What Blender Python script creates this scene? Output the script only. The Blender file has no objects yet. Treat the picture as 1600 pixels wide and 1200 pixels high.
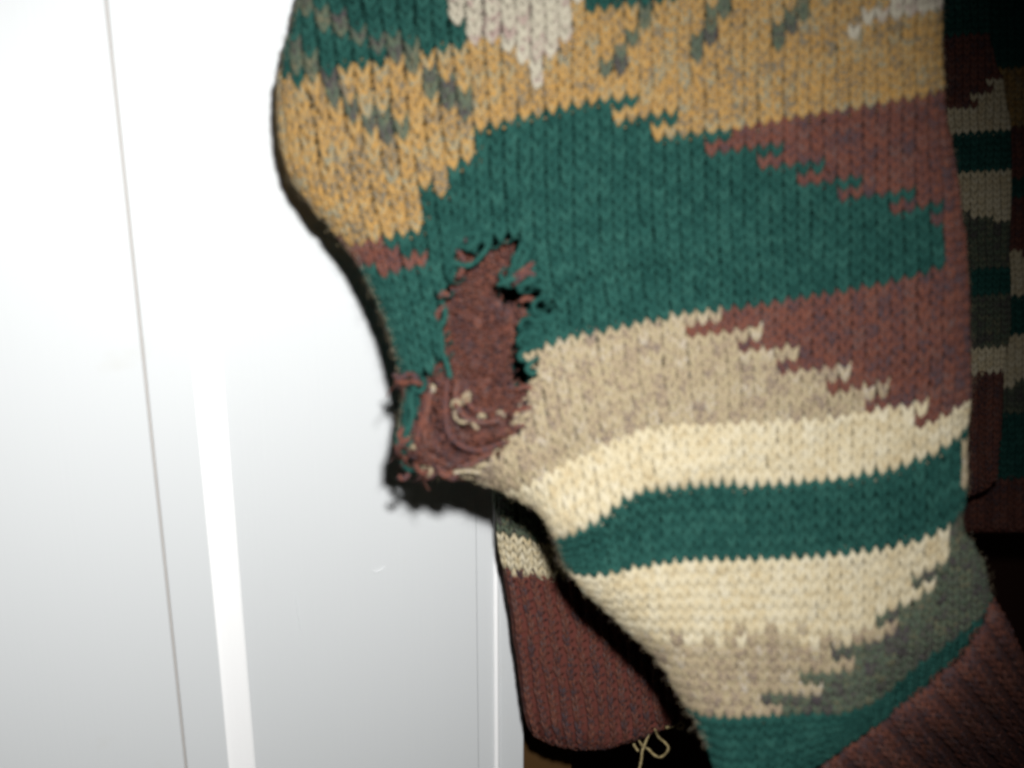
import bpy, math, random
import numpy as np
from mathutils import Matrix, Vector
random.seed(7)
rng = np.random.default_rng(7)

# ------------------------------------------------------------------ camera, world, flash, exposure
sc = bpy.context.scene
FPX = 1570.0                       # focal length in pixels of the 1600 px wide photograph
PITCH = math.radians(16.0)         # the camera looks down a little
CAM = np.array([0.0, 0.0, 1.5])
RIGHT = np.array([1.0, 0.0, 0.0])
UP = np.array([0.0, math.sin(PITCH), math.cos(PITCH)])
FWD = np.array([0.0, math.cos(PITCH), -math.sin(PITCH)])

cd = bpy.data.cameras.new("camera")
cam = bpy.data.objects.new("camera", cd)
sc.collection.objects.link(cam)
cd.sensor_width = 36.0
cd.lens = 36.0 * FPX / 1600.0
cd.clip_start, cd.clip_end = 0.02, 50.0
m = Matrix((RIGHT, UP, -FWD)).transposed().to_4x4()
m.translation = Vector(CAM)
cam.matrix_world = m
cd.dof.use_dof = True
cd.dof.focus_distance = 0.58
cd.dof.aperture_fstop = 6.6
sc.camera = cam

w = bpy.data.worlds.new("World")
sc.world = w
w.use_nodes = True
w.node_tree.nodes["Background"].inputs[0].default_value = (1.0, 0.93, 0.85, 1)
w.node_tree.nodes["Background"].inputs[1].default_value = 0.012

# the camera's own flash: a small lamp just above and right of the lens
ld = bpy.data.lights.new("flash", "SPOT")
ld.energy = 15.0
ld.color = (1.0, 0.985, 0.965)
ld.shadow_soft_size = 0.009
ld.spot_size = math.radians(108)
ld.spot_blend = 1.0
flash = bpy.data.objects.new("flash", ld)
sc.collection.objects.link(flash)
fpos = CAM + RIGHT * 0.020 + UP * 0.050
aim = CAM + (RIGHT * (430 - 800) / FPX + UP * (600 - 780) / FPX + FWD) * 0.45
flash.location = Vector(fpos)
flash.rotation_euler = Vector(aim - fpos).to_track_quat('-Z', 'Y').to_euler()

sc.view_settings.view_transform = 'Standard'
sc.view_settings.look = 'None'
sc.view_settings.exposure = 0.0
sc.view_settings.gamma = 1.0
sc.cycles.filter_width = 2.8
sc.cycles.use_denoising = True
sc.cycles.max_bounces = 6

# ------------------------------------------------------------------ helpers
def unproject(px, py, depth):
    """a point seen at (px, py) of the photograph, at a distance along the view axis"""
    px, py, depth = np.broadcast_arrays(np.asarray(px, float), np.asarray(py, float), np.asarray(depth, float))
    d = (RIGHT * ((px - 800) / FPX)[..., None] + UP * ((600 - py) / FPX)[..., None] + FWD)
    return CAM + d * depth[..., None]

def link(name, verts, faces, mat, parent=None, smooth=True):
    me = bpy.data.meshes.new(name)
    verts = np.asarray(verts, np.float32).reshape(-1, 3)
    if isinstance(faces, np.ndarray):
        nf, k = faces.shape
        me.vertices.add(len(verts)); me.vertices.foreach_set("co", verts.ravel())
        me.loops.add(nf * k); me.loops.foreach_set("vertex_index", faces.astype(np.int32).ravel())
        me.polygons.add(nf)
        me.polygons.foreach_set("loop_start", np.arange(0, nf * k, k, dtype=np.int32))
        me.polygons.foreach_set("loop_total", np.full(nf, k, np.int32))
        me.update(calc_edges=True)
    else:
        me.from_pydata([tuple(map(float, v)) for v in verts], [], faces)
        me.update()
    if smooth:
        me.polygons.foreach_set("use_smooth", np.ones(len(me.polygons), bool))
    if mat is not None:
        me.materials.append(mat)
    o = bpy.data.objects.new(name, me)
    sc.collection.objects.link(o)
    if parent is not None:
        o.parent = parent
        o.matrix_parent_inverse = parent.matrix_world.inverted()
    return o

def empty(name, loc, label, cat):
    o = bpy.data.objects.new(name, None)
    sc.collection.objects.link(o)
    o.location = Vector(loc)
    bpy.context.view_layer.update()
    o["label"] = label; o["category"] = cat
    return o

def poly_inside(px, py, poly):
    px = np.asarray(px, float); py = np.asarray(py, float)
    ins = np.zeros(px.shape, bool)
    n = len(poly)
    for k in range(n):
        x0, y0 = poly[k]; x1, y1 = poly[(k + 1) % n]
        if y0 == y1: continue
        c = ((y0 > py) != (y1 > py)) & (px < (x1 - x0) * (py - y0) / (y1 - y0) + x0)
        ins ^= c
    return ins

def line_dist(px, py, pts, closed=False):
    px = np.asarray(px, float); py = np.asarray(py, float)
    best = np.full(px.shape, 1e9)
    n = len(pts)
    for k in range(n if closed else n - 1):
        x0, y0 = pts[k]; x1, y1 = pts[(k + 1) % n]
        dx, dy = x1 - x0, y1 - y0
        L = dx * dx + dy * dy + 1e-9
        t = np.clip(((px - x0) * dx + (py - y0) * dy) / L, 0, 1)
        best = np.minimum(best, np.hypot(px - x0 - t * dx, py - y0 - t * dy))
    return best

def signed_dist(px, py, poly):
    d = line_dist(px, py, poly, True)
    return np.where(poly_inside(px, py, poly), d, -d)

def wob(x, y, s, seed=0.0):
    """smooth wobble of unit size, s = wavelength in pixels"""
    k = 2 * math.pi / s
    return (np.sin(k * (x * 0.83 + y * 0.41) + 1.3 + seed) + np.sin(k * (-x * 0.52 + y * 0.91) + 4.1 + 2 * seed)
            + np.sin(k * 1.63 * (x * 0.31 - y * 0.77) + 0.4 + 3 * seed)) / 3.0

# ------------------------------------------------------------------ materials
def srgb(r, g, b):
    f = lambda c: (c / 255 / 12.92) if c <= 10 else ((c / 255 + 0.055) / 1.055) ** 2.4
    return (f(r), f(g), f(b), 1.0)

def yarn_mat(name, stops, scale=420.0, gain=1.0, bump=0.5, fibre=1600.0, spread=0.22):
    """heathered wool: colour flecks along the yarn, fine fibres in relief, slight stitch-to-stitch change"""
    mt = bpy.data.materials.new(name); mt.use_nodes = True
    nt = mt.node_tree; N = nt.nodes; L = nt.links
    bs = N["Principled BSDF"]
    bs.inputs["Roughness"].default_value = 0.92
    bs.inputs["Specular IOR Level"].default_value = 0.06
    bs.inputs["Sheen Weight"].default_value = 0.0
    bs.inputs["Sheen Roughness"].default_value = 0.6
    tc = N.new("ShaderNodeTexCoord")
    n1 = N.new("ShaderNodeTexNoise"); n1.inputs["Scale"].default_value = scale; n1.inputs["Detail"].default_value = 3.0
    n1.inputs["Roughness"].default_value = 0.65
    L.new(tc.outputs["Object"], n1.inputs["Vector"])
    geo = N.new("ShaderNodeNewGeometry")
    mix = N.new("ShaderNodeMath"); mix.operation = 'MULTIPLY_ADD'
    mix.inputs[1].default_value = 0.22; mix.inputs[2].default_value = -0.11
    L.new(geo.outputs["Random Per Island"], mix.inputs[0])
    add = N.new("ShaderNodeMath"); add.operation = 'ADD'
    L.new(n1.outputs["Fac"], add.inputs[0]); L.new(mix.outputs[0], add.inputs[1])
    st = N.new("ShaderNodeMapRange"); st.inputs[1].default_value = 0.5 - spread; st.inputs[2].default_value = 0.5 + spread
    L.new(add.outputs[0], st.inputs[0])
    cr = N.new("ShaderNodeValToRGB")
    el = cr.color_ramp.elements
    while len(el) > 1: el.remove(el[-1])
    for k, (p, c) in enumerate(stops):
        e = el[0] if k == 0 else el.new(p)
        e.position = p
        col = srgb(*c); e.color = (col[0] * gain, col[1] * gain, col[2] * gain, 1)
    L.new(st.outputs[0], cr.inputs[0])
    L.new(cr.outputs[0], bs.inputs["Base Color"])
    n2 = N.new("ShaderNodeTexNoise"); n2.inputs["Scale"].default_value = fibre; n2.inputs["Detail"].default_value = 2.0
    L.new(tc.outputs["Object"], n2.inputs["Vector"])
    bp = N.new("ShaderNodeBump"); bp.inputs["Strength"].default_value = bump; bp.inputs["Distance"].default_value = 0.0006
    L.new(n2.outputs["Fac"], bp.inputs["Height"])
    L.new(bp.outputs[0], bs.inputs["Normal"])
    return mt

G = 0.50
YARN = {
    'T': yarn_mat("teal_wool", [(0.0, (36, 82, 76)), (0.5, (48, 100, 92)), (1.0, (62, 116, 106))], gain=G * 0.82),
    'M': yarn_mat("mustard_heather_wool", [(0.0, (140, 132, 114)), (0.14, (176, 142, 94)), (0.3, (204, 164, 94)), (0.44, (208, 150, 74)), (0.55, (214, 182, 116)), (0.66, (196, 138, 80)), (0.78, (212, 174, 96)), (0.9, (196, 184, 146)), (1.0, (156, 152, 130))], gain=G * 0.92, scale=700, spread=0.11),
    'R': yarn_mat("brown_heather_wool", [(0.0, (94, 82, 88)), (0.22, (114, 80, 76)), (0.45, (132, 84, 72)), (0.62, (142, 84, 70)), (0.8, (162, 98, 70)), (1.0, (114, 96, 96))], gain=G * 0.85, scale=880, spread=0.12),
    'B': yarn_mat("beige_heather_wool", [(0.0, (146, 132, 122)), (0.2, (190, 168, 142)), (0.4, (200, 182, 148)), (0.58, (208, 194, 160)), (0.75, (190, 178, 132)), (0.88, (206, 182, 160)), (1.0, (214, 204, 186))], gain=G * 0.92, scale=900, spread=0.15),
    'C': yarn_mat("cream_wool", [(0.0, (228, 208, 166)), (0.5, (246, 232, 196)), (1.0, (252, 242, 214))], gain=G * 0.88),
    'G': yarn_mat("grey_heather_wool", [(0.0, (92, 84, 92)), (0.35, (112, 112, 100)), (0.65, (104, 128, 108)), (1.0, (146, 136, 110))], gain=G * 0.78, scale=640, spread=0.18),
    'P': yarn_mat("oatmeal_heather_wool", [(0.0, (196, 172, 162)), (0.4, (218, 211, 190)), (0.7, (230, 223, 200)), (1.0, (204, 195, 176))], gain=G * 0.84, scale=440, spread=0.15),
    'O': yarn_mat("olive_thread", [(0.0, (170, 150, 106)), (1.0, (206, 188, 140))], gain=G),
}

def lining_mat():
    """the flat inner face of the knit: the yarn colours again, from the fabric's own pattern"""
    mt = bpy.data.materials.new("knit_back_face"); mt.use_nodes = True
    nt = mt.node_tree; bs = nt.nodes["Principled BSDF"]
    bs.inputs["Roughness"].default_value = 1.0
    bs.inputs["Specular IOR Level"].default_value = 0.05
    at = nt.nodes.new("ShaderNodeAttribute"); at.attribute_name = "yarn"
    nt.links.new(at.outputs["Color"], bs.inputs["Base Color"])
    return mt
LINING = lining_mat()
BASE = {'T': (42, 92, 86), 'M': (190, 146, 84), 'R': (124, 72, 64), 'B': (190, 174, 142), 'C': (238, 222, 184),
        'G': (108, 108, 100), 'P': (222, 206, 188), 'O': (190, 170, 124)}

def paint_mat(name, col, rough=0.38, grain=1.0):
    mt = bpy.data.materials.new(name); mt.use_nodes = True
    nt = mt.node_tree; N = nt.nodes; L = nt.links; bs = N["Principled BSDF"]
    bs.inputs["Roughness"].default_value = rough
    bs.inputs["Specular IOR Level"].default_value = 0.3
    tc = N.new("ShaderNodeTexCoord")
    mp = N.new("ShaderNodeMapping"); mp.inputs["Scale"].default_value = (900, 900, 9)
    L.new(tc.outputs["Object"], mp.inputs["Vector"])
    n = N.new("ShaderNodeTexNoise"); n.inputs["Scale"].default_value = 1.0; n.inputs["Detail"].default_value = 4
    L.new(mp.outputs[0], n.inputs["Vector"])
    bp = N.new("ShaderNodeBump"); bp.inputs["Strength"].default_value = 0.22 * grain; bp.inputs["Distance"].default_value = 0.0004
    L.new(n.outputs["Fac"], bp.inputs["Height"]); L.new(bp.outputs[0], bs.inputs["Normal"])
    # faint smudges of old dirt
    n3 = N.new("ShaderNodeTexNoise"); n3.inputs["Scale"].default_value = 22.0; n3.inputs["Detail"].default_value = 5
    L.new(tc.outputs["Object"], n3.inputs["Vector"])
    cr = N.new("ShaderNodeValToRGB")
    cr.color_ramp.elements[0].position = 0.66; cr.color_ramp.elements[0].color = (*col, 1)
    cr.color_ramp.elements[1].position = 0.80; cr.color_ramp.elements[1].color = (col[0] * 0.93, col[1] * 0.90, col[2] * 0.85, 1)
    L.new(n3.outputs["Fac"], cr.inputs[0]); L.new(cr.outputs[0], bs.inputs["Base Color"])
    return mt
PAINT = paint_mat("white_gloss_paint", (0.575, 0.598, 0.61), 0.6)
PAINT2 = paint_mat("highlight_white_paint", (0.90, 0.91, 0.915))  # lighter white puts the highlight on moulding and bead into their colour
WOOD = paint_mat("dark_stained_wood", (0.075, 0.038, 0.012), 0.6)
DARKWALL = paint_mat("dark_red_brown_wall", (0.045, 0.016, 0.010), 0.9)

# ------------------------------------------------------------------ the white door and its frame
WALL = 0.47
YAW = math.radians(19.0)           # the door stands a little open: its left side is nearer
HX = 23.0 / FPX * WALL / math.cos(PITCH)
def wx(px):            # how far along the door's face, from its right edge, a vertical edge seen at (px, 600) stands
    k = (px - 800) / FPX / math.cos(PITCH)
    return (k * WALL - HX) / (math.cos(YAW) - k * math.sin(YAW))
def door_xy(x, y):
    y -= WALL
    return (HX + x * math.cos(YAW) - y * math.sin(YAW), WALL + x * math.sin(YAW) + y * math.cos(YAW))

def profile_strip(name, prof, z0, z1, mat, parent):
    """a vertical strip with a closed profile given as (x, y) points"""
    n = len(prof)
    prof = [door_xy(x, y) for x, y in prof]
    v = [(x, y, z0) for x, y in prof] + [(x, y, z1) for x, y in prof]
    f = [(k, (k + 1) % n, n + (k + 1) % n, n + k) for k in range(n)]
    f += [tuple(range(n - 1, -1, -1)), tuple(range(n, 2 * n))]
    return link(name, v, f, mat, parent, smooth=False)

def board_prof(x0, x1, y0, y1, r=0.0012):
    p = []
    for a in range(0, 91, 30):
        t = math.radians(a); p.append((x0 + r - r * math.cos(t), y0 + r - r * math.sin(t)))
    for a in range(0, 91, 30):
        t = math.radians(a); p.append((x1 - r + r * math.sin(t), y0 + r - r * math.cos(t)))
    p += [(x1, y1), (x0, y1)]
    return p

def bead_prof(x0, x1, y0, depth, y1):
    p = []
    c, hw = (x0 + x1) / 2, (x1 - x0) / 2
    for a in range(0, 181, 15):
        t = math.radians(a); p.append((c - hw * math.cos(t), y0 - depth * math.sin(t)))
    p += [(x1, y1), (x0, y1)]
    return p

door = empty("door", (*door_xy(wx(228) - 0.35, WALL), 0.6), "white painted flush door leaf at the far left edge", "door")
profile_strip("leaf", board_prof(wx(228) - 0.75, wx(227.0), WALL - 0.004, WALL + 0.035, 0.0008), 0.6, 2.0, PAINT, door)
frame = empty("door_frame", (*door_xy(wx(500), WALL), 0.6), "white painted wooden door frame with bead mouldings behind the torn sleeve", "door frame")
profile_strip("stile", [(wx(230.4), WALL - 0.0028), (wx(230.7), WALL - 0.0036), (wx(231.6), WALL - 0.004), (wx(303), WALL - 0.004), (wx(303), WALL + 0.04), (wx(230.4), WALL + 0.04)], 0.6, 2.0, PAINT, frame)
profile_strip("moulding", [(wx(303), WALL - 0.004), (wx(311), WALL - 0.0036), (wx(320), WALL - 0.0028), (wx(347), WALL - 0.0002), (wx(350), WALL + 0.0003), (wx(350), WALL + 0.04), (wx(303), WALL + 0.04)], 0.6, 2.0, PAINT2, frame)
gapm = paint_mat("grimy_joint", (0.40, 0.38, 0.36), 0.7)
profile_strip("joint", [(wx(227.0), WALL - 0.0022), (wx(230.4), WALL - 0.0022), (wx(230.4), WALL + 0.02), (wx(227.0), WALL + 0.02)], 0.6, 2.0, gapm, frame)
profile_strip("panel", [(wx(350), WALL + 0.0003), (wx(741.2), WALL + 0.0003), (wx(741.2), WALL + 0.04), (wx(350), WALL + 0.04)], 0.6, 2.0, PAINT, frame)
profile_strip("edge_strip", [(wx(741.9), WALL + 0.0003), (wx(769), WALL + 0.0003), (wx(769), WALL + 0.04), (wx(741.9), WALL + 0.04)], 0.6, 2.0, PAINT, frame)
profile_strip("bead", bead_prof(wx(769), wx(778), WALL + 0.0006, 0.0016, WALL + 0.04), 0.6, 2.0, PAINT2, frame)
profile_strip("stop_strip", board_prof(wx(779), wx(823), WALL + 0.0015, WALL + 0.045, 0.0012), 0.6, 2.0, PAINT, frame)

# small scratches and drips in the paint
def door_point(px, py):
    d = RIGHT * ((px - 800) / FPX) + UP * ((600 - py) / FPX) + FWD
    nrm = np.array([-math.sin(YAW), math.cos(YAW), 0.0]); o0 = np.array([HX, WALL, 1.5])
    return CAM + d * (np.dot(o0 - CAM, nrm) / np.dot(d, nrm)) - nrm * 0.0001
def add_marks(paths, name, mat):
    vs, fs, off = [], [], 0
    for path, r in paths:
        P = np.array([door_point(*q) for q in path]); n = len(P)
        for k in range(n):
            t = P[min(k + 1, n - 1)] - P[max(k - 1, 0)]; t = t / np.linalg.norm(t)
            sd_ = np.cross(t, -FWD); sd_ /= np.linalg.norm(sd_); w_ = r * (0.25 if k in (0, n - 1) else 1.0)
            vs += [P[k] - sd_ * w_, P[k] - np.array([0, 1, 0]) * w_ * 0.6, P[k] + sd_ * w_]
        for k in range(n - 1):
            a = off + 3 * k
            fs += [(a, a + 1, a + 4, a + 3), (a + 1, a + 2, a + 5, a + 4)]
        off += 3 * n
    return link(name, vs, fs, mat, frame)
add_marks([([(580, 891), (588, 894), (596, 890), (601, 884)], 0.0005), ([(462, 925), (464, 945), (467, 968), (470, 990)], 0.00028), ([(306, 975), (309, 995), (311, 1018)], 0.0003)], "paint_scratch", PAINT)

# ------------------------------------------------------------------ the dark space behind
bw = link("back_wall", [(-3, 1.45, 0), (3, 1.45, 0), (3, 1.45, 3), (-3, 1.45, 3)], [(0, 1, 2, 3)], DARKWALL, smooth=False)
bw["kind"] = "structure"
fl = link("floor", [(-3, -3, 0), (3, -3, 0), (3, 1.45, 0), (-3, 1.45, 0)], [(0, 1, 2, 3)], DARKWALL, smooth=False)
fl["kind"] = "structure"
wb = profile_strip("wooden_board", board_prof(wx(824), wx(930), 0.49, 0.515), 0.6, 1.29, WOOD, None)
wb["label"] = "dark stained wooden board behind the white door frame, below the ribbed hem"; wb["category"] = "board"

# ------------------------------------------------------------------ knitting
# one stitch of stocking stitch: (x in stitch widths, y in row heights, z in stitch widths, radius)
STITCH = np.array([
    (0.45, -0.62, -0.06, 0.150), (0.395, -0.36, 0.08, 0.200), (0.30, 0.00, 0.18, 0.222), (0.195, 0.34, 0.10, 0.205), (0.105, 0.64, -0.06, 0.155),
    (0.22, 0.90, -0.27, 0.095), (0.50, 1.00, -0.36, 0.09), (0.78, 0.90, -0.27, 0.095),
    (0.895, 0.64, -0.06, 0.155), (0.805, 0.34, 0.10, 0.205), (0.70, 0.00, 0.18, 0.222), (0.605, -0.36, 0.08, 0.200), (0.55, -0.62, -0.06, 0.150),
    (0.70, -0.82, -0.28, 0.09), (1.00, -0.88, -0.38, 0.085), (1.30, -0.82, -0.28, 0.09), (1.45, -0.62, -0.06, 0.150)])
# the same stitch seen from the other side (purl)
PURL = STITCH * np.array([1, 1, -1, 0.92])

def knit_rings(ii, jj, fmap, depth, width_px, purl=None, jitter=0.034, rad=1.0, sunk=0.0, relief=1.7, tall=1.0):
    """rings of the yarn for stitches (ii, jj): fmap(u, v) -> px, py ; depth(px, py) ; width_px = stitch width in pixels"""
    n = len(ii); k = len(STITCH)
    shp = np.repeat(STITCH[None], n, 0)
    if purl is not None:
        shp = np.where(purl[:, None, None], PURL[None], shp)
    ju = rng.normal(0, jitter, (n, 1)); jv = rng.normal(0, jitter * 1.2, (n, 1))
    lean = rng.normal(0, jitter * 0.9, (n, 1)); fat = 1 + rng.normal(0, 0.07, (n, 1))
    u = ii[:, None] + shp[:, :, 0] + ju + lean * shp[:, :, 1] + rng.normal(0, jitter * 0.25, (n, k))
    v = jj[:, None] + 0.5 - shp[:, :, 1] * tall * (1 + rng.normal(0, jitter * 0.8, (n, 1))) + jv
    px, py = fmap(u, v)
    d0 = depth(px, py)
    wm = width_px * d0 / FPX                     # stitch width in metres
    z = shp[:, :, 2] * relief + rng.normal(0, 0.03, (n, 1))
    if purl is not None: z = z - sunk * purl[:, None]
    P = unproject(px, py, d0 - z * wm)
    R = shp[:, :, 3] * fat * wm * rad
    return P, R

def tubes(P, R, sides=7):
    """P (n, k, 3) centre lines, R (n, k) radii -> verts, quads"""
    n, k, _ = P.shape
    T = np.gradient(P, axis=1)
    T /= np.linalg.norm(T, axis=2, keepdims=True) + 1e-12
    ref = np.broadcast_to(-FWD, T.shape)
    S = np.cross(T, ref); ln = np.linalg.norm(S, axis=2, keepdims=True)
    S = np.where(ln > 0.05, S / np.maximum(ln, 1e-6), np.broadcast_to(RIGHT, T.shape))
    Bn = np.cross(S, T)
    a = np.arange(sides) * 2 * math.pi / sides
    V = P[:, :, None, :] + R[:, :, None, None] * (np.cos(a)[None, None, :, None] * S[:, :, None, :] + np.sin(a)[None, None, :, None] * Bn[:, :, None, :])
    base = (np.arange(n) * k * sides)[:, None, None]
    r = (np.arange(k - 1) * sides)[None, :, None]; s = np.arange(sides)[None, None, :]; s2 = (s + 1) % sides
    F = np.stack([base + r + s, base + r + s2, base + r + sides + s2, base + r + sides + s], -1).reshape(-1, 4)
    return V.reshape(-1, 3), F

def smooth_path(pts, n):
    pts = np.asarray(pts, float); m_ = len(pts)
    seg = np.r_[0, np.cumsum(np.linalg.norm(np.diff(pts, axis=0), axis=1))]
    t = np.linspace(0, seg[-1], n)
    # Catmull-Rom through the points
    out = np.empty((n, pts.shape[1]))
    tang = np.gradient(pts, seg, axis=0) if m_ > 2 else np.repeat((pts[1:] - pts[:1]) / seg[-1], 2, 0)
    idx = np.clip(np.searchsorted(seg, t, side='right') - 1, 0, m_ - 2)
    h = seg[idx + 1] - seg[idx]; s = (t - seg[idx]) / h
    h00 = 2 * s**3 - 3 * s**2 + 1; h10 = s**3 - 2 * s**2 + s; h01 = -2 * s**3 + 3 * s**2; h11 = s**3 - s**2
    out = h00[:, None] * pts[idx] + (h10 * h)[:, None] * tang[idx] + h01[:, None] * pts[idx + 1] + (h11 * h)[:, None] * tang[idx + 1]
    return out

def yarn_tube(paths, depth, r_px, sides=7, per=26, taper=0.55):
    """loose yarn: paths of (px, py, lift in mm towards the camera); returns verts, faces"""
    VV, FF, off = [], [], 0
    for p in paths:
        p = [q if len(q) == 3 else (*q, 1.0) for q in p]
        c = smooth_path(p, per)
        d = depth(c[:, 0], c[:, 1]) - c[:, 2] * 0.001
        P = unproject(c[:, 0], c[:, 1], d)[None]
        R = (r_px * d / FPX * (1 + 0.12 * np.sin(np.arange(per) * 1.3 + off)))[None]
        e = np.ones(per); e[0] = e[-1] = taper; e[1] = e[-2] = 0.9
        v, f = tubes(P, R * e, sides)
        m_ = len(v)
        VV += [v, P[0, :1], P[0, -1:]]
        caps0 = [(k, (k + 1) % sides) for k in range(sides)]
        tri = [[off + m_, off + b, off + a, off + a] for a, b in caps0] + [[off + m_ + 1, off + m_ - sides + a, off + m_ - sides + b, off + m_ - sides + b] for a, b in caps0]
        FF += [f + off]
        FF += [np.array(tri)]
        off += m_ + 2
    F = np.concatenate(FF)
    faces = [tuple(r) if r[2] != r[3] else tuple(r[:3]) for r in F.tolist()]
    return np.concatenate(VV), faces

# ------------------------------------------------------------------ shape of the torn sleeve
CONTOUR_L = [(540, -300), (486, -110), (466, 0), (450, 60), (438, 120), (435, 165), (439, 220), (452, 265), (472, 302), (508, 345), (542, 384), (568, 425),
             (592, 472), (612, 530), (625, 580), (632, 605), (630, 640), (622, 672), (626, 704), (648, 716), (664, 736), (716, 742),
             (770, 760), (812, 780), (848, 800), (866, 840), (884, 886), (920, 928), (960, 964), (1030, 1030), (1056, 1075),
             (1085, 1122), (1108, 1170), (1122, 1215), (1140, 1270)]
CONTOUR_R = [(1462, -300), (1466, -90), (1468, 0), (1470, 80), (1475, 160), (1484, 230), (1498, 300), (1506, 380), (1510, 450), (1513, 540), (1516, 610),
             (1511, 660), (1509, 700), (1511, 760), (1506, 790), (1497, 822), (1516, 848), (1531, 872), (1541, 902), (1546, 932), (1544, 970),
             (1538, 990), (1520, 1012), (1450, 1078), (1390, 1124), (1337, 1164), (1281, 1204), (1200, 1270)]
CONTOUR = CONTOUR_L + CONTOUR_R[::-1]
HOLE = [(703, 350), (722, 378), (742, 384), (765, 372), (800, 366), (816, 380), (813, 400), (800, 425), (786, 442), (798, 453), (832, 448), (848, 462),
        (862, 476), (862, 488), (838, 494), (824, 512), (818, 545), (820, 562), (838, 574), (852, 590), (838, 604), (838, 625), (810, 655),
        (812, 690), (790, 700), (765, 712), (724, 734), (700, 760), (640, 760), (630, 716), (646, 700), (652, 650), (652, 600), (690, 548),
        (684, 505), (690, 470), (698, 455), (706, 430), (703, 400)]
SEAM = [(1503, 800), (1469, 890), (1437, 976), (1400, 1017), (1340, 1080)]

VK = [-18, -8, 1, 7, 15, 27, 37, 42, 48, 61, 68]
XB = np.array([380, 500, 600, 700, 800, 900, 1000, 1100, 1200, 1300, 1400, 1500, 1600], float)
SHIFT = {   # sideways drift of each column of stitches, per key row
    -18: [-120, -105, -85, -55, -20, 0, 0, 0, 0, 0, 0, 0, 0],
    -8: [-110, -95, -75, -45, -15, 0, 0, 0, 0, 0, 0, 0, 0],
    1: [-85, -72, -55, -30, -8, 0, 0, 0, 0, 0, 0, 0, 0],
    7: [-55, -45, -34, -18, -4, 0, 0, 0, 0, 0, 0, 0, 0],
    15: [0, 0, 0, 0, 0, 0, 0, 0, 0, 0, 0, 2, 4],
    27: [70, 62, 50, 36, 26, 18, 12, 8, 5, 2, 2, 4, 8],
    37: [110, 95, 84, 72, 60, 46, 34, 22, 12, 5, 0, 0, 0],
    42: [130, 115, 100, 88, 76, 62, 46, 28, 14, 4, -2, -4, -4],
    48: [150, 138, 122, 106, 92, 76, 56, 36, 18, 6, -4, -8, -8],
    61: [230, 205, 180, 155, 132, 108, 84, 60, 36, 12, -10, -16, -16],
    68: [260, 235, 205, 178, 150, 124, 98, 72, 44, 16, -10, -18, -18]}
ROWY = {    # height of each key row across the sleeve
    -18: [(380, -190), (500, -225), (600, -255), (740, -282), (900, -310), (1100, -338), (1300, -366), (1500, -396), (1600, -412)],
    -8: [(380, 0), (500, -35), (600, -65), (740, -92), (900, -120), (1100, -148), (1300, -176), (1500, -206), (1600, -222)],
    1: [(380, 168), (445, 140), (525, 112), (600, 98), (740, 70), (900, 42), (1000, 27), (1100, 14), (1200, 0), (1300, -14), (1400, -28), (1500, -44), (1600, -60)],
    7: [(380, 330), (500, 290), (600, 248), (700, 216), (800, 188), (900, 165), (1000, 148), (1100, 133), (1200, 118), (1300, 103), (1400, 87), (1500, 68), (1600, 50)],
    15: [(380, 460), (500, 434), (600, 412), (700, 384), (800, 352), (900, 320), (1000, 297), (1100, 280), (1200, 264), (1300, 248), (1400, 230), (1500, 208), (1600, 188)],
    27: [(380, 720), (500, 682), (600, 650), (700, 610), (800, 565), (845, 546), (900, 528), (1000, 505), (1100, 489), (1200, 474), (1300, 460), (1400, 440), (1500, 412), (1600, 385)],
    37: [(500, 880), (700, 800), (800, 770), (850, 745), (900, 715), (950, 692), (1000, 676), (1060, 664), (1153, 660), (1275, 658), (1356, 644), (1440, 630), (1500, 612), (1600, 580)],
    42: [(600, 960), (800, 870), (850, 850), (900, 832), (930, 818), (960, 795), (985, 776), (1010, 765), (1090, 757), (1200, 760), (1300, 750), (1400, 733), (1450, 715), (1500, 682), (1560, 640), (1600, 612)],
    48: [(600, 960), (800, 915), (900, 903), (940, 902), (988, 888), (1068, 878), (1168, 877), (1210, 876), (1337, 866), (1431, 851), (1500, 815), (1560, 780), (1600, 760)],
    61: [(700, 1080), (900, 1095), (1000, 1105), (1086, 1115), (1131, 1122), (1187, 1119), (1311, 1116), (1375, 1090), (1420, 1050), (1469, 1013), (1540, 958), (1600, 912)],
    68: [(700, 1220), (1000, 1230), (1100, 1242), (1200, 1236), (1281, 1202), (1337, 1166), (1450, 1081), (1517, 1021), (1546, 978), (1600, 930)]}
SW, SH = 20.6, 18.3
US = np.arange(-3, 62, 0.5); VS = np.arange(-18, 68.01, 0.5)
_xb = 380 + US * SW
_sh = np.array([np.interp(_xb, XB, SHIFT[k]) for k in VK])
_Xk = _xb[None] + _sh
def _pchip_rows(A):                     # smooth interpolation over the key rows
    out = np.empty((len(VS), A.shape[1])); vk = np.array(VK, float)
    h = np.diff(vk); dl = np.diff(A, axis=0) / h[:, None]
    dd = np.zeros_like(A); dd[0] = dl[0]; dd[-1] = dl[-1]
    for k in range(1, len(vk) - 1):
        a, b = dl[k - 1], dl[k]; w1, w2 = 2 * h[k] + h[k - 1], h[k] + 2 * h[k - 1]
        with np.errstate(all='ignore'):
            hm = (w1 + w2) / (w1 / a + w2 / b)
        dd[k] = np.where(a * b > 0, np.nan_to_num(hm), 0)
    for r, v in enumerate(VS):
        k = min(max(np.searchsorted(vk, v, side='right') - 1, 0), len(vk) - 2); s = (v - vk[k]) / h[k]
        out[r] = (2*s**3-3*s**2+1) * A[k] + (s**3-2*s**2+s) * h[k] * dd[k] + (-2*s**3+3*s**2) * A[k+1] + (s**3-s**2) * h[k] * dd[k+1]
    return out
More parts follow.
